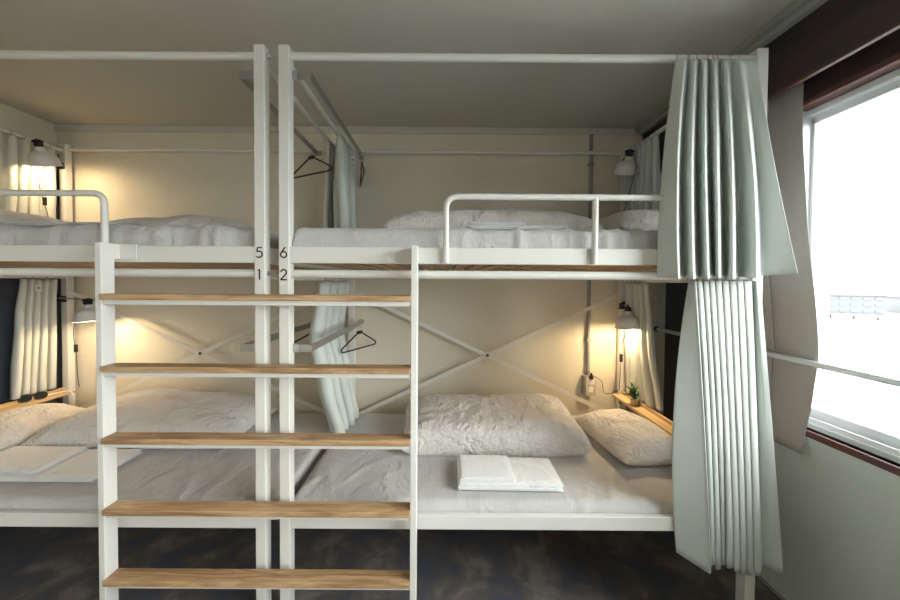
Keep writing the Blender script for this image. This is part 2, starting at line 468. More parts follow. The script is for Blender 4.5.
# ------------------------------------------------------------------ ladder
lad = thing('bunk_ladder', (-.73, 1.44, FZ), 'white ladder with five oak treads standing in front of the two bunk beds', 'ladder')
for x0, zt in ((-1.370, 1.584), (-.1255, 1.579)):
    st = pbox('stile', M['white'], lad, x0, x0+.0245, 1.410, 1.470, FZ, zt, bev=.002)
    if x0 < -1:
        bm = bmesh.new(); box(bm, x0, x0+.024, 1.468, 1.500, 1.522, zt, bev=.001); box(bm, x0, x0+.093, 1.494, 1.500, 1.522, zt, bev=.001)
    else:
        bm = bmesh.new(); box(bm, x0, x0+.024, 1.468, 1.502, 1.522, zt, bev=.001)
    finish(bm, 'mounting_bracket', M['white'], lad)
for k in range(5):
    zb = .216 + .2856*k
    tr = pbox('tread', M['oak'], lad, -1.3435, -.126, 1.396, 1.466, zb, zb+.023, bev=.003)
    pbox('tread_support', M['white'], lad, -1.3435, -.126, 1.415, 1.462, zb-.020, zb-.0005, bev=.001)

# ------------------------------------------------------------------ soft goods
def fbm(p, oct=3):
    a, s, f = 0, .5, 1
    for _ in range(oct):
        a += s*noise.noise(p*f); s *= .5; f *= 2.1
    return a

def ridge(p):
    return 1-abs(noise.noise(p))*2.2

def mattress(name, X0, X1, Y0, Y1, z0, z1, label, seed, wr=.008):
    H = z1-z0; R = .035; sd = Vector((seed*7.3, seed*3.1, 0))
    def axis(a, b, n):
        out = []
        for k in range(4): out.append((a, H - (H-R)*k/3))
        for k in range(1, 6):
            th = PI/2*k/5; out.append((a+R*(1-math.cos(th)), R*(1-math.sin(th))))
        for k in range(1, n): out.append((a+R+(b-a-2*R)*k/n, 0))
        for k in range(0, 6):
            th = PI/2*(1-k/5); out.append((b-R*(1-math.cos(th)), R*(1-math.sin(th))))
        for k in range(1, 4): out.append((b, R+(H-R)*k/3))
        return out
    ax, ay = axis(X0, X1, 150), axis(Y0, Y1, 60)
    bm = bmesh.new(); G = []
    for x, dx in ax:
        row = []
        for y, dy in ay:
            z = z1 - min(H, dx+dy)
            p = Vector((x, y, z))
            # drawn wrinkles, fanning out of the front edge
            e = max(0, 1-(y-Y0)/.40)
            q = Vector((x*3.2 - (y-Y0)*2.4*math.sin(seed+x*1.7), y*1.1, 0)) + sd
            c = max(0, min(1, .55+1.3*noise.noise(Vector((x*1.1, y*1.6, 3))+sd)))
            d = wr*(max(0, ridge(q*2.6))**2-.35)*(.3+1.2*e)*c + wr*.35*(ridge(q*5.3)-.5)*(.2+e)*c
            if z <= z0+.004: d = 0
            p.z += d if dx+dy < R else 0
            if dy >= R*.8: p.y += (-1 if y < (Y0+Y1)/2 else 1)*(d*.9+.002)
            row.append(bm.verts.new(p))
        G.append(row)
    for a, b in zip(G, G[1:]):
        for j in range(len(ay)-1): bm.faces.new((a[j], a[j+1], b[j+1], b[j]))
    bm.faces.new([v for v in ([r[0] for r in G] + G[-1][1:] + [r[-1] for r in G[::-1]][1:] + G[0][::-1][1:-1])])
    o = finish(bm, name, M['sheet'], None, True, 80)
    return tag(o, label, 'mattress', 'mattresses under fitted sheets')

mattress('mattress', -.665, 1.285, 1.535, 2.590, .400, .482, 'grey sheeted mattress on the lower right bunk, marked 2', 1, .010)
mattress('mattress', -2.72, -.712, 1.535, 2.590, .400, .482, 'grey sheeted mattress on the lower left bunk, marked 1', 2, .010)
mattress('mattress', -.640, 1.285, 1.535, 2.590, 1.530, 1.668, 'grey sheeted mattress on the upper right bunk, behind the guard rail', 3, .026)
mattress('mattress', -2.72, -.795, 1.535, 2.590, 1.530, 1.668, 'grey sheeted mattress on the upper left bunk, above the ladder top', 4, .028)

def soft(name, m, cx, cy, z0, sx, sy, h, rot, p, q, seam, label, cat, group, seed, wr=.012, wf=5.0, stretch=(1, 1), ears=.05, tilt=(0, 0), lumps=.15, nu=90, nv=70, shape=None, fine=.3):
    """a plump cloth body: two puffed sheets meeting in a seam"""
    bm = bmesh.new(); sd = Vector((seed*5.7, seed*2.9, seed))
    R = Matrix.Rotation(rot, 3, 'Z')
    def surf(sign):
        G = []
        for i in range(nu+1):
            a = -1+2*i/nu; u = math.sin(a*PI/2)*.55+a*.45
            row = []
            for j in range(nv+1):
                b = -1+2*j/nv; v = math.sin(b*PI/2)*.55+b*.45
                f = (max(0, 1-abs(u)**p)*max(0, 1-abs(v)**p))**q
                x = u*sx/2*(1-ears*(1-v*v)*u*u); y = v*sy/2*(1-ears*(1-u*u)*v*v)
                if shape: x, y = shape(u, v, x, y)
                lump = 1+lumps*noise.noise(Vector((u*1.3, v*1.3, 0))+sd)+tilt[0]*u+tilt[1]*v
                w = (ridge(Vector((x*stretch[0], y*stretch[1], 0))*wf+sd)-.5)*wr + fine*wr*fbm(Vector((x, y, .3))*wf*4+sd)
                if sign > 0: z = z0+seam+(h-seam)*f*lump+w*min(1, f*2)
                else: z = z0+seam*(1-min(1, f*1.6))
                P = R @ Vector((x, y, 0))
                row.append(bm.verts.new((cx+P.x, cy+P.y, z)))
            G.append(row)
        for a, b in zip(G, G[1:]):
            for j in range(nv): bm.faces.new((a[j], a[j+1], b[j+1], b[j]))
    surf(1); surf(-1)
    bmesh.ops.remove_doubles(bm, verts=bm.verts[:], dist=.0006)
    o = finish(bm, name, m, None, True, 75)
    return tag(o, label, cat, group)

# duvets
soft('duvet', M['duvet'], .295, 2.20, .482, 1.07, .56, .19, 0, 7, .42, .05, 'puffy crinkled off-white duvet folded on the lower right bunk', 'duvet', 'folded duvets', 1,
     wr=.009, wf=9, tilt=(.04, .12), lumps=.09, ears=.02, nu=130, nv=100, shape=lambda u, v, x, y: (x*(1+.03*v)+.03*u*v*0, y))
soft('duvet', M['duvet'], -1.755, 2.25, .482, 1.16, .60, .195, .0, 4, .55, .03, 'puffy cream duvet folded on the lower left bunk behind the ladder', 'duvet', 'folded duvets', 2,
     wr=.012, wf=5, stretch=(.5, 1.6), tilt=(.02, .1), lumps=.2, nu=120, nv=90)
soft('duvet', M['duvet'], .25, 2.10, 1.660, 1.10, .62, .160, 0, 5, .45, .05, 'flattish folded duvet lying on the upper right bunk', 'duvet', 'folded duvets', 3,
     wr=.010, wf=6, tilt=(-.02, .0), lumps=.12)
soft('duvet', M['duvet'], -1.44, 2.05, 1.668, .80, .60, .115, 0, 3, .7, .02, 'low folded duvet lying on the upper left bunk', 'duvet', 'folded duvets', 4,
     wr=.010, wf=5, tilt=(.18, 0), lumps=.12)
# pillows
soft('pillow', M['duvet'], 1.080, 2.085, .484, .38, .60, .150, .10, 3.2, .6, .05, 'plump white pillow on the lower right bunk below the plank shelf', 'pillow', 'bed pillows', 5, wr=.009, wf=7, ears=.07, tilt=(.25, .05))
soft('pillow', M['duvet'], -2.515, 2.12, .484, .36, .62, .150, -.08, 3.2, .6, .05, 'plump cream pillow on the lower left bunk below the plank shelf', 'pillow', 'bed pillows', 6, wr=.009, wf=6, ears=.06, tilt=(-.25, .05))
soft('pillow', M['duvet'], 1.065, 2.05, 1.660, .44, .60, .165, .05, 3.2, .6, .05, 'pillow in shade on the upper right bunk behind the mint curtain', 'pillow', 'bed pillows', 7, wr=.009, wf=6, ears=.06)
soft('pillow', M['duvet'], -2.50, 2.05, 1.668, .42, .60, .150, -.05, 3.2, .6, .05, 'warmly lit pillow on the upper left bunk under the lamp', 'pillow', 'bed pillows', 8, wr=.009, wf=6, ears=.06)

def folded(name, cx, cy, z0, sx, sy, h, layers, rot, label, seed, m=None):
    """a stack of cloth layers folded over: rounded on the left, open leaves at the front"""
    bm = bmesh.new(); R = Matrix.Rotation(rot, 4, 'Z'); th = h/layers
    for L in range(layers):
        t = bmesh.new(); n, k = 26, 18; top, bot = [], []
        jx, jy = random.uniform(-.004, .004), random.uniform(-.004, .004)
        sag = .35*th
        for i in range(n+1):
            a, b = [], []
            for j in range(k+1):
                u, v = -1+2*i/n, -1+2*j/k
                x = u*sx/2+jx; y = v*sy/2+jy
                e = 1-max(abs(u), abs(v))**14
                w = .0022*fbm(Vector((x*7+seed, y*7, L*.3)))
                edge = (.5-.5*e)*th
                # layers pinch together on the folded (left) edge
                a.append(t.verts.new((x, y, th*L+th*.92-edge*.9+w*(L+1)/layers)))
                b.append(t.verts.new((x, y, th*L+edge*.9+(w*L/layers if L else 0))))
            top.append(a); bot.append(b)
        for G in (top, bot):
            for a, b in zip(G, G[1:]):
                for j in range(k): t.faces.new((a[j], a[j+1], b[j+1], b[j]))
        ring = lambda G: [r[0] for r in G]+G[-1][1:]+[r[-1] for r in G[::-1]][1:]+G[0][::-1][1:-1]
        A, B = ring(top), ring(bot)
        for i in range(len(A)): t.faces.new((A[i], A[(i+1) % len(A)], B[(i+1) % len(A)], B[i]))
        merge(bm, t)
    # the fold that wraps the left edge
    t = bmesh.new(); prof = [(-sx/2+.004-.010*math.sin(PI*q/10), h*.94*(1-q/10)+.001) for q in range(11)]
    rows = [[t.verts.new((x, -sy/2+sy*j/12, z)) for x, z in prof] for j in range(13)]
    for a, b in zip(rows, rows[1:]):
        for q in range(10): t.faces.new((a[q], a[q+1], b[q+1], b[q]))
    merge(bm, t)
    bmesh.ops.transform(bm, matrix=Matrix.Translation((cx, cy, z0)) @ R, verts=bm.verts[:])
    o = finish(bm, name, m or M['linen'], None, True, 50)
    return tag(o, label, 'folded linen', 'folded white linen sets')

folded('folded_sheet', .318, 1.735, .487, .47, .265, .034, 3, -.02, 'white folded sheet in front of the duvet on the lower right bunk', 1)
folded('folded_pillowcase', .215, 1.735, .522, .25, .235, .014, 2, -.02, 'small white folded pillowcase lying on the sheet on the lower right bunk', 2)
folded('folded_sheet', -2.02, 1.80, .487, .76, .29, .026, 3, 0, 'white folded sheet in front of the duvet on the lower left bunk', 3)
folded('folded_pillowcase', -2.12, 1.81, .514, .40, .25, .018, 2, 0, 'white folded pillowcase lying on the sheet on the lower left bunk', 4)
folded('folded_sheet', .335, 1.685, 1.668, .46, .20, .022, 2, 0, 'white folded sheet in front of the duvet on the upper right bunk', 5)
folded('folded_pillowcase', .245, 1.685, 1.691, .27, .18, .016, 2, 0, 'small white folded pillowcase on the sheet on the upper right bunk', 6)
folded('folded_sheet', -1.75, 1.72, 1.674, .72, .24, .022, 2, 0, 'white folded sheet on the upper left bunk behind the guard rail end', 7)

# ------------------------------------------------------------------ curtains
def lerp(a, b, t): return a+(b-a)*t
def curtain(name, m, levels, folds, label, group, nrm, seed, rail=None, hooks=None, tagpos=None, per=14, nv=34, sharp=.75, hem=True):
    """levels: (z, (x,y) start, (x,y) end, amplitude) from top to bottom; folds hang between them"""
    loc = Vector(((levels[-1][1][0]+levels[-1][2][0])/2, (levels[-1][1][1]+levels[-1][2][1])/2, levels[-1][0]))
    root = thing(name, loc, label, 'curtain', group)
    rnd = random.Random(seed)
    jit = [rnd.uniform(.65, 1.25) for _ in range(folds+2)]
    off = [rnd.uniform(-.5, .5) for _ in range(folds+2)]
    bm = bmesh.new(); nu = folds*per; G = []
    zt, zb = levels[0][0], levels[-1][0]
    for j in range(nv+1):
        v = j/nv; z = lerp(zt, zb, v)
        k = 0
        while k < len(levels)-2 and z < levels[k+1][0]: k += 1
        a, b = levels[k], levels[k+1]
        s = (a[0]-z)/(a[0]-b[0]); s2 = s*s*(3-2*s)*.5+s*.5
        x0, y0 = lerp(a[1][0], b[1][0], s2), lerp(a[1][1], b[1][1], s2)
        x1, y1 = lerp(a[2][0], b[2][0], s2), lerp(a[2][1], b[2][1], s2)
        A = lerp(a[3], b[3], s2)
        tx, ty = x1-x0, y1-y0; L = math.hypot(tx, ty); tx /= L; ty /= L
        nx, ny = (ty, -tx) if (ty*nrm[0]-tx*nrm[1]) > 0 else (-ty, tx)
        row = []
        for i in range(nu+1):
            u = i/nu; fi = u*folds; k0 = min(int(fi+.5), folds)
            uu = u + .22/folds*noise.noise(Vector((u*folds*.9, seed, v*.7)))*min(1, v*4+.25)
            ph = 2*PI*folds*uu
            sn = math.sin(ph); wv = math.copysign(abs(sn)**sharp, sn)
            fr = fi-int(fi); j0, j1 = jit[min(int(fi), folds)], jit[min(int(fi)+1, folds+1)]
            am = A*lerp(j0, j1, fr)*(1+.25*noise.noise(Vector((u*5, v*2, seed))))
            o_n = am*wv + .012*noise.noise(Vector((u*3, v*2.5, seed+9)))*v
            o_t = -L/folds*.17*math.sin(2*ph)*min(1, .4+v)
            x = lerp(x0, x1, u)+nx*o_n+tx*o_t; y = lerp(y0, y1, u)+ny*o_n+ty*o_t
            zz = z + (.004*math.sin(ph*.5+seed) if j == nv else 0)
            row.append(bm.verts.new((x, y, zz)))
        G.append(row)
    for a, b in zip(G, G[1:]):
        for i in range(nu): bm.faces.new((a[i], a[i+1], b[i+1], b[i]))
    top = [v.co.copy() for v in G[0]]
    c = finish(bm, 'curtain_cloth', m, root, True, 180)
    md = c.modifiers.new('thickness', 'SOLIDIFY'); md.thickness = .0022; md.offset = 0
    if rail:
        axis, rc, rz, rr = rail    # axis the rail runs along, its other coordinate, height, radius
        n = hooks or folds
        for q in range(n):
            p = top[min(nu, int((q+.25)*nu/n))]
            bm = bmesh.new()
            cx, cy = (p.x, rc) if axis == 'X' else (rc, p.y)
            pts = []
            for w in range(16):
                th = 2*PI*w/16; r = rr+.004
                d1, d2 = r*math.cos(th), r*math.sin(th)
                pts.append((cx, cy+d1, rz+d2-.002) if axis == 'X' else (cx+d1, cy, rz+d2-.002))
            tube(bm, pts, .0018, 6, closed=True)
            tube(bm, [(cx, cy, rz-rr-.005), (p.x, p.y, min(p.z-.012, rz-rr-.010))], .0016, 6)
            finish(bm, 'curtain_ring', M['steel'], root, True)
    if tagpos:
        x, y, z, rx, ry = tagpos
        bm = bmesh.new(); t = bmesh.new(); box(t, -.016, .016, -.001, .001, -.022, .022)
        merge(bm, t, Matrix.Translation((x, y, z)) @ Matrix.Rotation(rx, 4, 'Z'))
        ct = finish(bm, 'care_tag', M['tagw'], root)
        bm = bmesh.new(); t = bmesh.new()
        tube(t, [(.008*math.cos(2*PI*w/14), -.0012, .008*math.sin(2*PI*w/14)) for w in range(14)], .0012, 6, closed=True)
        tube(t, [(.003*math.cos(2*PI*w/8), -.0012, .003*math.sin(2*PI*w/8)) for w in range(8)], .0015, 6, closed=True)
        merge(bm, t, Matrix.Translation((x, y, z)) @ Matrix.Rotation(rx, 4, 'Z'))
        finish(bm, 'tag_print', M['ink'], ct)
    return root

G1 = 'mint bunk curtains'
fr = BF+.025
def panel_curtain(label, rows, seed, rail, hooks):
    """rows: the plan of the folds (x, y, z) at the top, half way and at the hem; the cloth runs smoothly through them"""
    e = rows[-1]; root = thing('bunk_curtain', (sum(p[0] for p in e)/len(e), 1.48, min(p[2] for p in e)), label, 'curtain', G1)
    def cr(P, per):
        P = [Vector(p) for p in P]; out = []
        for i in range(len(P)-1):
            p0, p1, p2, p3 = P[max(i-1, 0)], P[i], P[i+1], P[min(i+2, len(P)-1)]
            for k in range(per):
                s = k/per; m1, m2 = (p2-p0)*.33, (p3-p1)*.33
                out.append(p1*(2*s**3-3*s*s+1)+m1*(s**3-2*s*s+s)+p2*(3*s*s-2*s**3)+m2*(s**3-s*s))
        return out+[P[-1]]
    A, B, C = [cr(r, 9) for r in rows]; nv = 40; G = []; bm = bmesh.new()
    tm = (A[0].z-B[0].z)/(A[0].z-C[0].z)
    for j in range(nv+1):
        v = j/nv; row = []
        la = (v-tm)*(v-1)/(tm); lb = v*(v-1)/(tm*(tm-1)); lc = v*(v-tm)/(1-tm)
        for i, (a, b, c) in enumerate(zip(A, B, C)):
            p = a*la+b*lb+c*lc
            p.z = a.z+(c.z-a.z)*v
            w = .007*noise.noise(Vector((i*.045, v*3.1, seed)))*math.sin(PI*min(1, v*1.3))
            p.x += w; p.y += .7*w
            if p.x > 1.25 and p.y > 1.488: p.y = 1.488
            row.append(bm.verts.new(p))
        G.append(row)
    for a, b in zip(G, G[1:]):
        for i in range(len(A)-1): bm.faces.new((a[i], a[i+1], b[i+1], b[i]))
    c = finish(bm, 'curtain_cloth', M['mint'], root, True, 180)
    md = c.modifiers.new('thickness', 'SOLIDIFY'); md.thickness = .0022; md.offset = 0
    rc, rz, rr = rail
    for q in range(hooks):
        p = A[int((q+.4)*len(A)/hooks)]; bm = bmesh.new(); r = rr+.004
        tube(bm, [(p.x, rc+r*math.cos(2*PI*w/16), rz+r*math.sin(2*PI*w/16)-.002) for w in range(16)], .0018, 6, closed=True)
        tube(bm, [(p.x, rc, rz-rr-.005), (p.x, p.y+.002, min(p.z-.014, rz-rr-.012))], .0016, 6)
        finish(bm, 'curtain_ring', M['steel'], root, True)
    return root
panel_curtain('pale mint pleated curtain hanging from the top rail over the upper right bunk', [
    [(0.957, 1.503, 2.364), (0.963, 1.468, 2.343), (0.974, 1.466, 2.342), (1.011, 1.503, 2.365), (1.004, 1.468, 2.343), (1.015, 1.466, 2.342), (1.053, 1.503, 2.365), (1.044, 1.468, 2.344), (1.055, 1.466, 2.342), (1.094, 1.503, 2.365), (1.085, 1.468, 2.344), (1.095, 1.466, 2.343), (1.135, 1.503, 2.366), (1.129, 1.468, 2.344), (1.140, 1.466, 2.343), (1.181, 1.503, 2.366), (1.186, 1.468, 2.345), (1.196, 1.466, 2.343), (1.225, 1.486, 2.356), (1.271, 1.478, 2.351)],
    [(0.915, 1.503, 1.991), (0.916, 1.427, 1.963), (0.927, 1.425, 1.963), (0.994, 1.503, 1.991), (0.972, 1.427, 1.964), (0.982, 1.425, 1.963), (1.052, 1.503, 1.992), (1.023, 1.427, 1.964), (1.033, 1.425, 1.963), (1.106, 1.503, 1.992), (1.070, 1.427, 1.964), (1.081, 1.425, 1.964), (1.156, 1.503, 1.992), (1.126, 1.427, 1.965), (1.136, 1.425, 1.964), (1.215, 1.503, 1.993), (1.204, 1.427, 1.965), (1.215, 1.425, 1.964), (1.283, 1.486, 1.987), (1.300, 1.437, 1.969)],
    [(0.894, 1.499, 1.463), (0.911, 1.402, 1.454), (0.921, 1.400, 1.454), (1.007, 1.499, 1.463), (0.971, 1.402, 1.454), (0.981, 1.400, 1.454), (1.072, 1.499, 1.464), (1.028, 1.402, 1.455), (1.038, 1.400, 1.455), (1.132, 1.499, 1.464), (1.071, 1.402, 1.459), (1.081, 1.400, 1.459), (1.178, 1.499, 1.465), (1.125, 1.402, 1.455), (1.136, 1.400, 1.455), (1.237, 1.499, 1.465), (1.215, 1.402, 1.460), (1.225, 1.400, 1.460), (1.321, 1.486, 1.469), (1.397, 1.412, 1.479)]], 3, (fr, TOPZ, .0165), 9)
panel_curtain('long pale mint pleated curtain beside the lower right bunk, hem just above the floor', [
    [(1.027, 1.498, 1.447), (1.027, 1.474, 1.447), (1.037, 1.470, 1.447), (1.064, 1.504, 1.447), (1.043, 1.470, 1.447), (1.061, 1.470, 1.447), (1.089, 1.504, 1.447), (1.068, 1.470, 1.447), (1.086, 1.470, 1.447), (1.114, 1.504, 1.447), (1.092, 1.470, 1.447), (1.111, 1.470, 1.447), (1.139, 1.504, 1.448), (1.117, 1.470, 1.447), (1.139, 1.470, 1.448), (1.169, 1.504, 1.448), (1.145, 1.470, 1.448), (1.168, 1.470, 1.448), (1.198, 1.504, 1.448), (1.174, 1.470, 1.448), (1.199, 1.470, 1.448), (1.230, 1.504, 1.448), (1.205, 1.470, 1.448), (1.227, 1.470, 1.448), (1.245, 1.487, 1.448), (1.234, 1.470, 1.448), (1.262, 1.470, 1.448), (1.280, 1.486, 1.449), (1.276, 1.462, 1.448), (1.299, 1.470, 1.449)],
    [(0.975, 1.498, 0.946), (1.058, 1.456, 0.961), (1.067, 1.452, 0.962), (1.106, 1.500, 0.946), (1.073, 1.452, 0.962), (1.090, 1.452, 0.962), (1.129, 1.500, 0.946), (1.096, 1.452, 0.962), (1.114, 1.452, 0.962), (1.154, 1.500, 0.946), (1.120, 1.452, 0.962), (1.139, 1.452, 0.962), (1.179, 1.500, 0.947), (1.145, 1.452, 0.962), (1.165, 1.452, 0.963), (1.206, 1.500, 0.947), (1.170, 1.452, 0.963), (1.192, 1.452, 0.963), (1.234, 1.500, 0.947), (1.198, 1.452, 0.963), (1.220, 1.452, 0.963), (1.253, 1.487, 0.951), (1.226, 1.452, 0.963), (1.249, 1.452, 0.963), (1.282, 1.487, 0.952), (1.255, 1.452, 0.963), (1.279, 1.452, 0.963), (1.313, 1.486, 0.952), (1.321, 1.462, 0.960), (1.343, 1.455, 0.963)],
    [(0.997, 1.498, 0.296), (1.099, 1.454, 0.244), (1.109, 1.450, 0.248), (1.148, 1.500, 0.224), (1.121, 1.462, 0.270), (1.135, 1.462, 0.270), (1.167, 1.500, 0.257), (1.141, 1.462, 0.253), (1.160, 1.462, 0.253), (1.192, 1.500, 0.240), (1.165, 1.462, 0.270), (1.178, 1.462, 0.270), (1.212, 1.500, 0.257), (1.176, 1.450, 0.267), (1.201, 1.450, 0.268), (1.244, 1.500, 0.244), (1.206, 1.450, 0.255), (1.230, 1.450, 0.255), (1.274, 1.500, 0.232), (1.235, 1.450, 0.243), (1.257, 1.450, 0.243), (1.292, 1.487, 0.229), (1.263, 1.450, 0.237), (1.284, 1.450, 0.237), (1.319, 1.487, 0.223), (1.290, 1.450, 0.239), (1.317, 1.450, 0.239), (1.352, 1.486, 0.248), (1.376, 1.462, 0.246), (1.407, 1.448, 0.245)]], 8, (fr, LOWZ, .018), 10)
E = -.014      # the end rails sit a little lower
curtain('bunk_curtain', M['mint'], [(2.345, (1.317, 2.22), (1.317, 2.58), .030), (1.69, (1.295, 2.16), (1.295, 2.575), .040)], 6,
        'shaded pale curtain bunched behind the unlit lamp at the head of the upper right bunk', G1, (-1, 0), 12, ('Y', 1.317, TOPZ+E, .0132))
curtain('bunk_curtain', M['cream'], [(1.435, (1.317, 2.30), (1.317, 2.58), .024), (1.1, (1.317, 2.24), (1.317, 2.58), .030), (.66, (1.335, 2.16), (1.325, 2.575), .034)], 5,
        'lamplit pale curtain behind the plank shelf at the head of the lower right bunk', G1, (-1, 0), 14, ('Y', 1.317, LOWZ+E, .0144))
curtain('bunk_curtain', M['mint'], [(2.345, (-.666, 2.26), (-.666, 2.56), .034), (2.05, (-.650, 2.20), (-.66, 2.56), .052), (1.69, (-.645, 2.20), (-.65, 2.56), .055)], 3,
        'grey-green curtain with a white tag, bunched at the foot of the upper right bunk', G1, (1, 0), 15, ('Y', -.666, TOPZ+E, .0132), tagpos=(-.607, 2.40, 2.24, 1.0, 0), sharp=1.0)
curtain('bunk_curtain', M['cream'], [(2.345, (-.767, 2.36), (-.767, 2.57), .024), (1.70, (-.785, 2.36), (-.780, 2.57), .026)], 3,
        'dim curtain bunched at the foot of the upper left bunk, behind the black hanger', G1, (1, 0), 16, ('Y', -.767, TOPZ+E, .0132))
curtain('bunk_curtain', M['mint'], [(1.432, (-.672, 1.95), (-.672, 2.55), .040), (1.1, (-.735, 1.99), (-.725, 2.55), .046), (.80, (-.700, 2.06), (-.675, 2.55), .052), (.488, (-.655, 2.16), (-.615, 2.53), .050)], 4,
        'mint curtain at the foot of the lower right bunk, its hem trailing on the mattress', G1, (1, 0), 17, ('Y', -.666, LOWZ+E, .0144), sharp=1.0)
curtain('bunk_curtain', M['cream'], [(2.345, (-2.75, 2.20), (-2.75, 2.57), .032), (1.70, (-2.745, 2.14), (-2.745, 2.56), .040)], 5,
        'cream curtain glowing in lamplight at the head of the upper left bunk', G1, (1, 0), 18, ('Y', -2.75, TOPZ+E, .0132))
curtain('bunk_curtain', M['cream'], [(1.435, (-2.75, 2.33), (-2.75, 2.56), .022), (1.2, (-2.745, 2.30), (-2.75, 2.55), .026), (.66, (-2.765, 2.28), (-2.77, 2.55), .028)], 5,
        'cream curtain with a small tag at the head of the lower left bunk', G1, (1, 0), 19, ('Y', -2.75, LOWZ+E, .0144), tagpos=(-2.708, 2.40, 1.375, .5, 0))
curtain('window_curtain', M['beige'], [(2.40, (1.545, 2.20), (1.545, 1.555), .008), (1.70, (1.548, 2.20), (1.548, 1.550), .010), (1.13, (1.556, 2.20), (1.558, 1.520), .004), (.98, (1.556, 2.20), (1.558, 1.535), .004),
        (.70, (1.548, 2.20), (1.548, 1.565), .012)], 2, 'beige grey woven window curtain drawn aside behind the safety rail', None, (-1, 0), 20, sharp=1.0, per=30)

# safety rail across the window
t = thing('safety_rail', (1.535, .2, 1.108), 'grey round safety rail running across the window in front of the beige curtain', 'rail')
ptube('rail_bar', M['alu'], t, [(1.528, 2.55, 1.108), (1.528, -2.6, 1.108)], .0125, 14)
for y in (2.55, -2.6):
    bm = bmesh.new(); lathe(bm, [(.002, 0), (.02, .002), (.02, .014), (.013, .018), (.013, .024)], 16, Matrix.Translation((1.528, y+(.012 if y > 0 else -.012), 1.108)) @ Matrix.Rotation(PI/2 if y > 0 else -PI/2, 4, 'X'), True)
    finish(bm, 'end_cap', M['darksteel'], t, True)
for y in (2.25, -2.5):
    bm = bmesh.new(); tube(bm, [(1.538, y, 1.108), (1.594, y, 1.108)], .009, 10); tube(bm, [(1.592, y, 1.108), (1.6, y, 1.108)], .024, 16)
    finish(bm, 'wall_bracket', M['darksteel'], t, True)

# ------------------------------------------------------------------ lamps
def lamp(mount, joint, axis, lit, label, cordpts, switch_at, power=0):
    """mount on the post, joint above the shade, axis = direction the shade opens"""
    root = thing('reading_lamp', mount, label, 'lamp', 'clip-on reading lamps')
    mount, joint, axis = Vector(mount), Vector(joint), Vector(axis).normalized()
    bm = bmesh.new()
    box(bm, mount.x-.020, mount.x+.020, mount.y-.035, mount.y-.004, mount.z-.014, mount.z+.014, bev=.004)
    lathe(bm, [(.026, 0), (.028, .004), (.028, .012), (.018, .016)], 20, Matrix.Translation((mount.x, mount.y-.036, mount.z)) @ Matrix.Rotation(PI/2, 4, 'X'), True)
    box(bm, mount.x-.022, mount.x+.022, mount.y-.022, mount.y-.001, mount.z-.030, mount.z-.016, bev=.003)
    finish(bm, 'clamp', M['black'], root, True)
    q = mount + Vector((0, -.045, 0))
    bm = bmesh.new(); tube(bm, [q, joint], .0045, 10); finish(bm, 'arm', M['steel'], root, True)
    zq = (-axis).to_track_quat('Z', 'Y').to_matrix().to_4x4()
    T = Matrix.Translation(joint + axis*.028) @ zq          # local z points away from the opening
    bm = bmesh.new()
    lathe(bm, [(.001, .022), (.012, .020), (.018, .014), (.020, .002), (.022, -.004), (.022, -.012), (.016, -.014)], 18, T)
    t = bmesh.new(); tube(t, [(-.024, 0, -.004), (-.022, 0, .028), (0, 0, .034), (.022, 0, .028), (.024, 0, -.004)], .004, 8)
    merge(bm, t, T)
    t = bmesh.new(); tube(t, [(-.03, 0, .022), (.03, 0, .022)], .007, 10); merge(bm, t, T)
    finish(bm, 'socket', M['black'], root, True)
    # bell shaped enamel shade
    out = [(.020, -.006), (.023, -.012), (.024, -.030), (.029, -.036), (.043, -.042), (.057, -.051), (.067, -.064), (.073, -.081), (.077, -.100), (.079, -.114), (.083, -.121), (.084, -.125)]
    inn = [(r-.0022, z) for r, z in out[::-1]]
    bm = bmesh.new(); lathe(bm, out + inn, 36, T); finish(bm, 'lamp_shade', M['shade'], root, True, 60)
    bm = bmesh.new()
    lathe(bm, [(.012, -.012), (.014, -.03), (.022, -.05), (.028, -.066), (.028, -.078), (.020, -.092), (.001, -.098)], 20, T)
    finish(bm, 'bulb', M['bulb'] if lit else M['bulboff'], root, True)
    pts = []
    C = [Vector(p) for p in cordpts]
    for i in range(len(C)-1):
        p0, p1, p2, p3 = C[max(i-1, 0)], C[i], C[i+1], C[min(i+2, len(C)-1)]
        for k in range(8):
            s = k/8
            pts.append(.5*((2*p1)+(p2-p0)*s+(2*p0-5*p1+4*p2-p3)*s*s+(3*p1-p0-3*p2+p3)*s**3))
    pts.append(C[-1])
    bm = bmesh.new(); tube(bm, pts, .0022, 6); cord = finish(bm, 'cord', M['black'], root, True)
    if switch_at:
        x, y, z = switch_at
        bm = bmesh.new(); box(bm, x-.010, x+.010, y-.008, y+.008, z-.028, z+.028, bev=.005); finish(bm, 'cord_switch', M['black'], cord, True)
    if lit:
        ld = bpy.data.lights.new('bulb_light', 'POINT'); ld.energy = power; ld.color = (1.0, .74, .42); ld.shadow_soft_size = .026
        lo = bpy.data.objects.new('bulb_light', ld); lo.location = (joint + axis*.135) - root.location; lo.parent = root; COL.objects.link(lo)
    return root

# lower right
lamp((1.2935, BK, 1.275), (1.250, 2.42, 1.282), (.03, -.02, -1), True, 'white bell-shaped lamp, switched on, above the plank shelf with the plant',
     [(1.252, 2.40, 1.235), (1.262, 2.45, 1.12), (1.262, 2.52, .98), (1.272, 2.545, .86), (1.268, 2.55, .72), (1.262, 2.56, .66), (1.20, 2.63, .62), (1.185, 2.655, .70), (1.12, 2.655, .745), (1.085, 2.645, .775)], (1.271, 2.54, .90), 8)
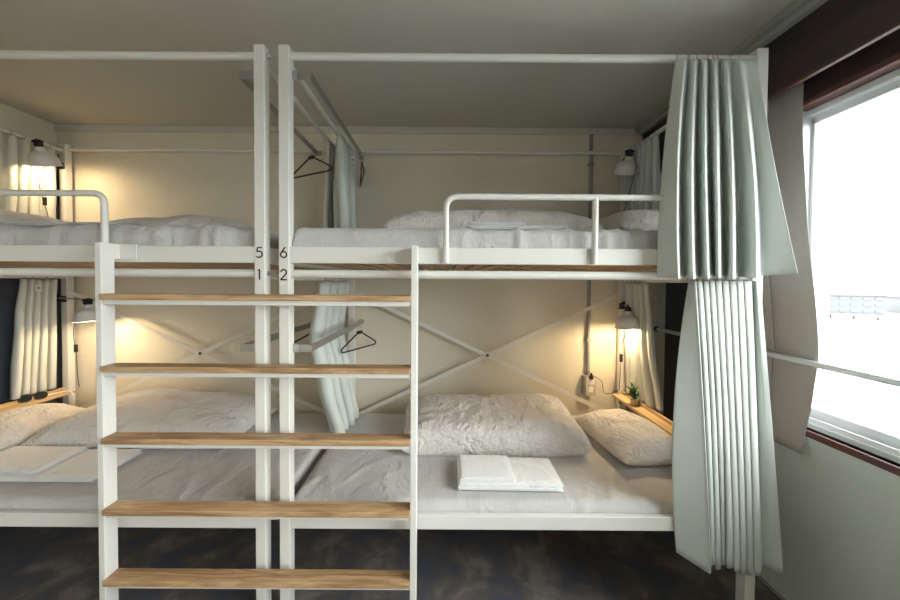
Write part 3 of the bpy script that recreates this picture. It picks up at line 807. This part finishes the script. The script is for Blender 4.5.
# lower left
lamp((-2.7495, BK, 1.300), (-2.44, 2.46, 1.298), (.10, -.04, -1), True, 'white bell-shaped lamp, switched on, reaching out above the lower left pillow',
     [(-2.49, 2.42, 1.16), (-2.53, 2.45, 1.05), (-2.545, 2.48, .92), (-2.58, 2.52, .78), (-2.61, 2.56, .66)], (-2.552, 2.485, .955), 5)
# upper left
lamp((-2.7495, BK, 2.255), (-2.61, 2.32, 2.325), (-.06, .36, -1), True, 'white bell-shaped lamp, switched on, under the top rail of the upper left bunk',
     [(-2.61, 2.32, 2.27), (-2.69, 2.40, 2.05), (-2.695, 2.45, 1.88), (-2.68, 2.46, 1.75), (-2.66, 2.48, 1.68)], (-2.69, 2.43, 1.96), 3.2)
# upper right (off)
lamp((1.2935, BK, 2.300), (1.235, 2.40, 2.315), (0, .36, -1), False, 'white bell-shaped lamp, switched off, at the head of the upper right bunk',
     [(1.235, 2.39, 2.31), (1.232, 2.335, 2.25), (1.232, 2.325, 2.15), (1.24, 2.40, 2.05), (1.26, 2.52, 1.9), (1.27, 2.56, 1.72)], None)

# ------------------------------------------------------------------ coat hangers
def hanger(cx, cy, zhook, rot, label, barz):
    """zhook = height of the neck where the two arms meet"""
    root = thing('coat_hanger', (cx, cy, zhook-.11), label, 'coat hanger', 'black coat hangers on the clothes bars')
    T = Matrix.Translation((cx, cy, zhook)) @ Matrix.Rotation(rot, 4, 'Z')
    bm = bmesh.new(); t = bmesh.new()
    path = fillet([(-.018, 0, 0), (-.19, 0, -.088), (-.182, 0, -.108), (.182, 0, -.108), (.19, 0, -.088), (.018, 0, 0)], .016, 5)
    tube(t, path, .0052, 8); merge(bm, t, T)
    t = bmesh.new(); box(t, -.028, .028, -.006, .006, -.010, .012, bev=.004); merge(bm, t, T)
    finish(bm, 'hanger_frame', M['black'], root, True)
    bm = bmesh.new(); R = .014
    zt = barz+.016+.002 - zhook
    pts = [(0, 0, .01), (0, 0, zt-.012)] + [(-R+R*math.cos(a), 0, zt-.012+R*math.sin(a)) for a in [PI*k/10 for k in range(1, 12)]]
    t = bmesh.new(); tube(t, [Vector((p[0]+R, p[1], p[2])) if i > 0 else Vector((0, 0, .01)) for i, p in enumerate(pts)], .0022, 8)
    merge(bm, t, Matrix.Translation((cx, cy, zhook)))
    finish(bm, 'hook', M['steel'], root, True)
hanger(-.866, 2.36, 2.240, math.radians(-30), 'black hanger on the upper left clothes bar, seen broad side', 2.306)
hanger(-.567, 2.50, 2.245, math.atan2(2.5, -.56)+.07, 'black hanger on the upper right clothes bar, seen edge on', 2.306)
hanger(-.567, 2.440, 1.085, math.radians(66), 'black hanger on the lower right clothes bar, before the mint curtain', 1.147)
hanger(-.866, 2.40, 1.085, math.radians(28), 'black hanger on the lower left clothes bar, half hidden by the white posts', 1.147)

# ------------------------------------------------------------------ wall outlet with conduit
t = thing('wall_outlet', (1.09, YB, .62), 'beige wall outlet with a black plug under the grey conduit, lower right bunk', 'outlet')
bm = bmesh.new(); box(bm, 1.045, 1.125, YB-.045, YB, .605, .745, bev=.004); finish(bm, 'box', M['conduit'], t)
bm = bmesh.new(); box(bm, 1.060, 1.135, YB-.052, YB-.045, .600, .735, bev=.002); finish(bm, 'cover_plate', mat('outlet_beige', (.55, .49, .40), .5), t)
bm = bmesh.new(); box(bm, 1.078, 1.112, YB-.055, YB-.052, .628, .668, bev=.001); box(bm, 1.070, 1.122, YB-.054, YB-.052, .685, .725, bev=.001); finish(bm, 'socket_face', M['tagw'], t)
bm = bmesh.new(); lathe(bm, [(.012, -.018), (.014, 0), (.009, .016), (.004, .03)], 14, Matrix.Translation((1.095, YB-.060, .742)), True); finish(bm, 'plug', M['black'], t, True)
t = finish_c = None
bm = bmesh.new(); tube(bm, [(1.085, YB-.018, .745), (1.085, YB-.018, CZ-.05)], .0125, 12)
for z in (1.0, 1.6, 2.3): box(bm, 1.066, 1.104, YB-.032, YB, z, z+.018, bev=.002)
o = finish(bm, 'conduit_pipe', M['conduit'], None, True); tag(o, 'grey electrical conduit running up the back wall above the outlet', 'pipe')

# ------------------------------------------------------------------ plant and glasses on the shelves
t = thing('potted_plant', (1.275, 2.37, .628), 'tiny potted plant with dark green leaves on the right plank shelf', 'plant')
bm = bmesh.new(); box(bm, 1.258, 1.296, 2.35, 2.39, .628, .662, bev=.004); finish(bm, 'pot', M['pot'], t)
bm = bmesh.new(); tube(bm, [(1.270, 2.365, .655), (1.266, 2.362, .69), (1.266, 2.36, .715)], .003, 6); finish(bm, 'stem', M['leaf'], t, True)
for az, el, L, z in ((190, 18, .075, .680), (20, 45, .080, .685), (95, 70, .085, .69), (250, 62, .075, .69), (330, 15, .05, .675), (150, 55, .07, .69)):
    bm = bmesh.new(); rows = []
    for i in range(9):
        s = i/8; w = .025*math.sin(PI*min(1, s*.92+.06))**.8
        rows.append([bm.verts.new((s*L, w*k, .010*math.sin(PI*s)-.004*(1-abs(k)))) for k in (-1, -.5, 0, .5, 1)])
    for a, b in zip(rows, rows[1:]):
        for k in range(4): bm.faces.new((a[k], a[k+1], b[k+1], b[k]))
    bmesh.ops.transform(bm, matrix=Matrix.Translation((1.266, 2.361, z)) @ Matrix.Rotation(math.radians(az), 4, 'Z') @ Matrix.Rotation(-math.radians(el), 4, 'Y') @ Matrix.Rotation(.5, 4, 'X'), verts=bm.verts[:])
    o = finish(bm, 'leaf', M['leaf'], t, True, 180); md = o.modifiers.new('thickness', 'SOLIDIFY'); md.thickness = .0015
t = thing('sunglasses', (-2.715, 2.34, .628), 'black sunglasses lying on the left plank shelf', 'sunglasses')
bm = bmesh.new()
for s in (-1, 1):
    tt = bmesh.new(); ring = []
    for k in range(22):
        a = 2*PI*k/22; ring.append((.030*math.copysign(abs(math.cos(a))**.8, math.cos(a)), 0, .023*math.copysign(abs(math.sin(a))**.8, math.sin(a))))
    tube(tt, ring, .0032, 6, closed=True); merge(bm, tt, Matrix.Translation((s*.036, 0, .025)))
tube(bm, [(-.008, 0, .032), (0, -.004, .035), (.008, 0, .032)], .003, 6)
Tg = Matrix.Translation((-2.713, 2.36, .6285)) @ Matrix.Rotation(math.radians(62), 4, 'Z')
bmesh.ops.transform(bm, matrix=Tg, verts=bm.verts[:]); finish(bm, 'frame', M['black'], t, True)
for s in (-1, 1):
    bm = bmesh.new(); vs = [bm.verts.new((s*.036+.029*math.cos(2*PI*k/22), 0, .025+.022*math.sin(2*PI*k/22))) for k in range(22)]; bm.faces.new(vs)
    r = bmesh.ops.extrude_face_region(bm, geom=bm.faces[:])
    for v in r['geom']:
        if isinstance(v, bmesh.types.BMVert): v.co.y += .002
    bmesh.ops.transform(bm, matrix=Tg, verts=bm.verts[:]); finish(bm, 'lens', mat('smoky_lens', (.01, .014, .016), .15), t)
    bm = bmesh.new(); tube(bm, [(s*.066, 0, .034), (s*.066, .05, .033), (s*.064, .10, .030), (s*.062, .125, .016), (s*.061, .135, .004)], .0026, 6)
    bmesh.ops.transform(bm, matrix=Tg, verts=bm.verts[:]); finish(bm, 'temple', M['black'], t, True)
bm = bmesh.new()
tube(bm, fillet([(-2.735, 2.42, .634), (-2.72, 2.50, .633), (-2.70, 2.54, .634), (-2.672, 2.56, .634), (-2.655, 2.565, .60), (-2.652, 2.565, .56)], .02, 4), .0045, 8)
o = finish(bm, 'charging_cable', M['tagw'], None, True); tag(o, 'white cable lying on the left plank shelf and hanging over its end', 'cable')

# ------------------------------------------------------------------ light
w = bpy.data.worlds.new('overcast_sky'); SC.world = w; w.use_nodes = True
bg = w.node_tree.nodes['Background']; bg.inputs['Color'].default_value = (.97, .99, 1.0, 1); bg.inputs['Strength'].default_value = 8.0
pl = bpy.data.lights.new('window_portal', 'AREA'); pl.shape = 'RECTANGLE'; pl.size = WY1-WY0; pl.size_y = WZ1-WZ0; pl.cycles.is_portal = True
po = bpy.data.objects.new('window_portal', pl); po.location = (1.795, (WY0+WY1)/2, (WZ0+WZ1)/2)
po.rotation_euler = Matrix(((0, 0, 1), (1, 0, 0), (0, 1, 0))).to_euler(); COL.objects.link(po)
pl2 = bpy.data.lights.new('window_portal', 'AREA'); pl2.shape = 'RECTANGLE'; pl2.size = VX1-VX0; pl2.size_y = VZ1-VZ0; pl2.cycles.is_portal = True  # portal for the added fill window
po2 = bpy.data.objects.new('window_portal', pl2); po2.location = ((VX0+VX1)/2, YF-.09, (VZ0+VZ1)/2); po2.rotation_euler = (PI/2, 0, PI); COL.objects.link(po2)

# ------------------------------------------------------------------ camera
cam = bpy.data.cameras.new('camera'); co = bpy.data.objects.new('camera', cam); COL.objects.link(co)
F = 358.5
cam.sensor_width = 36; cam.lens = F/900*36; cam.clip_start = .02; cam.clip_end = 2000
pitch, roll = math.radians(1.23), math.radians(.38)
cam.shift_x = 7/900; cam.shift_y = -11.3/900
co.matrix_world = Matrix.Translation((0, 0, 1.44)) @ Matrix.Rotation(PI/2-pitch, 4, 'X') @ Matrix.Rotation(roll, 4, 'Z')
SC.camera = co
vs = SC.view_settings
SC.display_settings.display_device = 'sRGB'
vs.view_transform = 'Standard'; vs.look = 'None'; vs.exposure = 0.85; vs.gamma = 1.0; vs.use_curve_mapping = False
SC.cycles.max_bounces = 10; SC.cycles.diffuse_bounces = 6; SC.cycles.transparent_max_bounces = 12
SC.cycles.sample_clamp_indirect = 6; SC.cycles.use_denoising = True
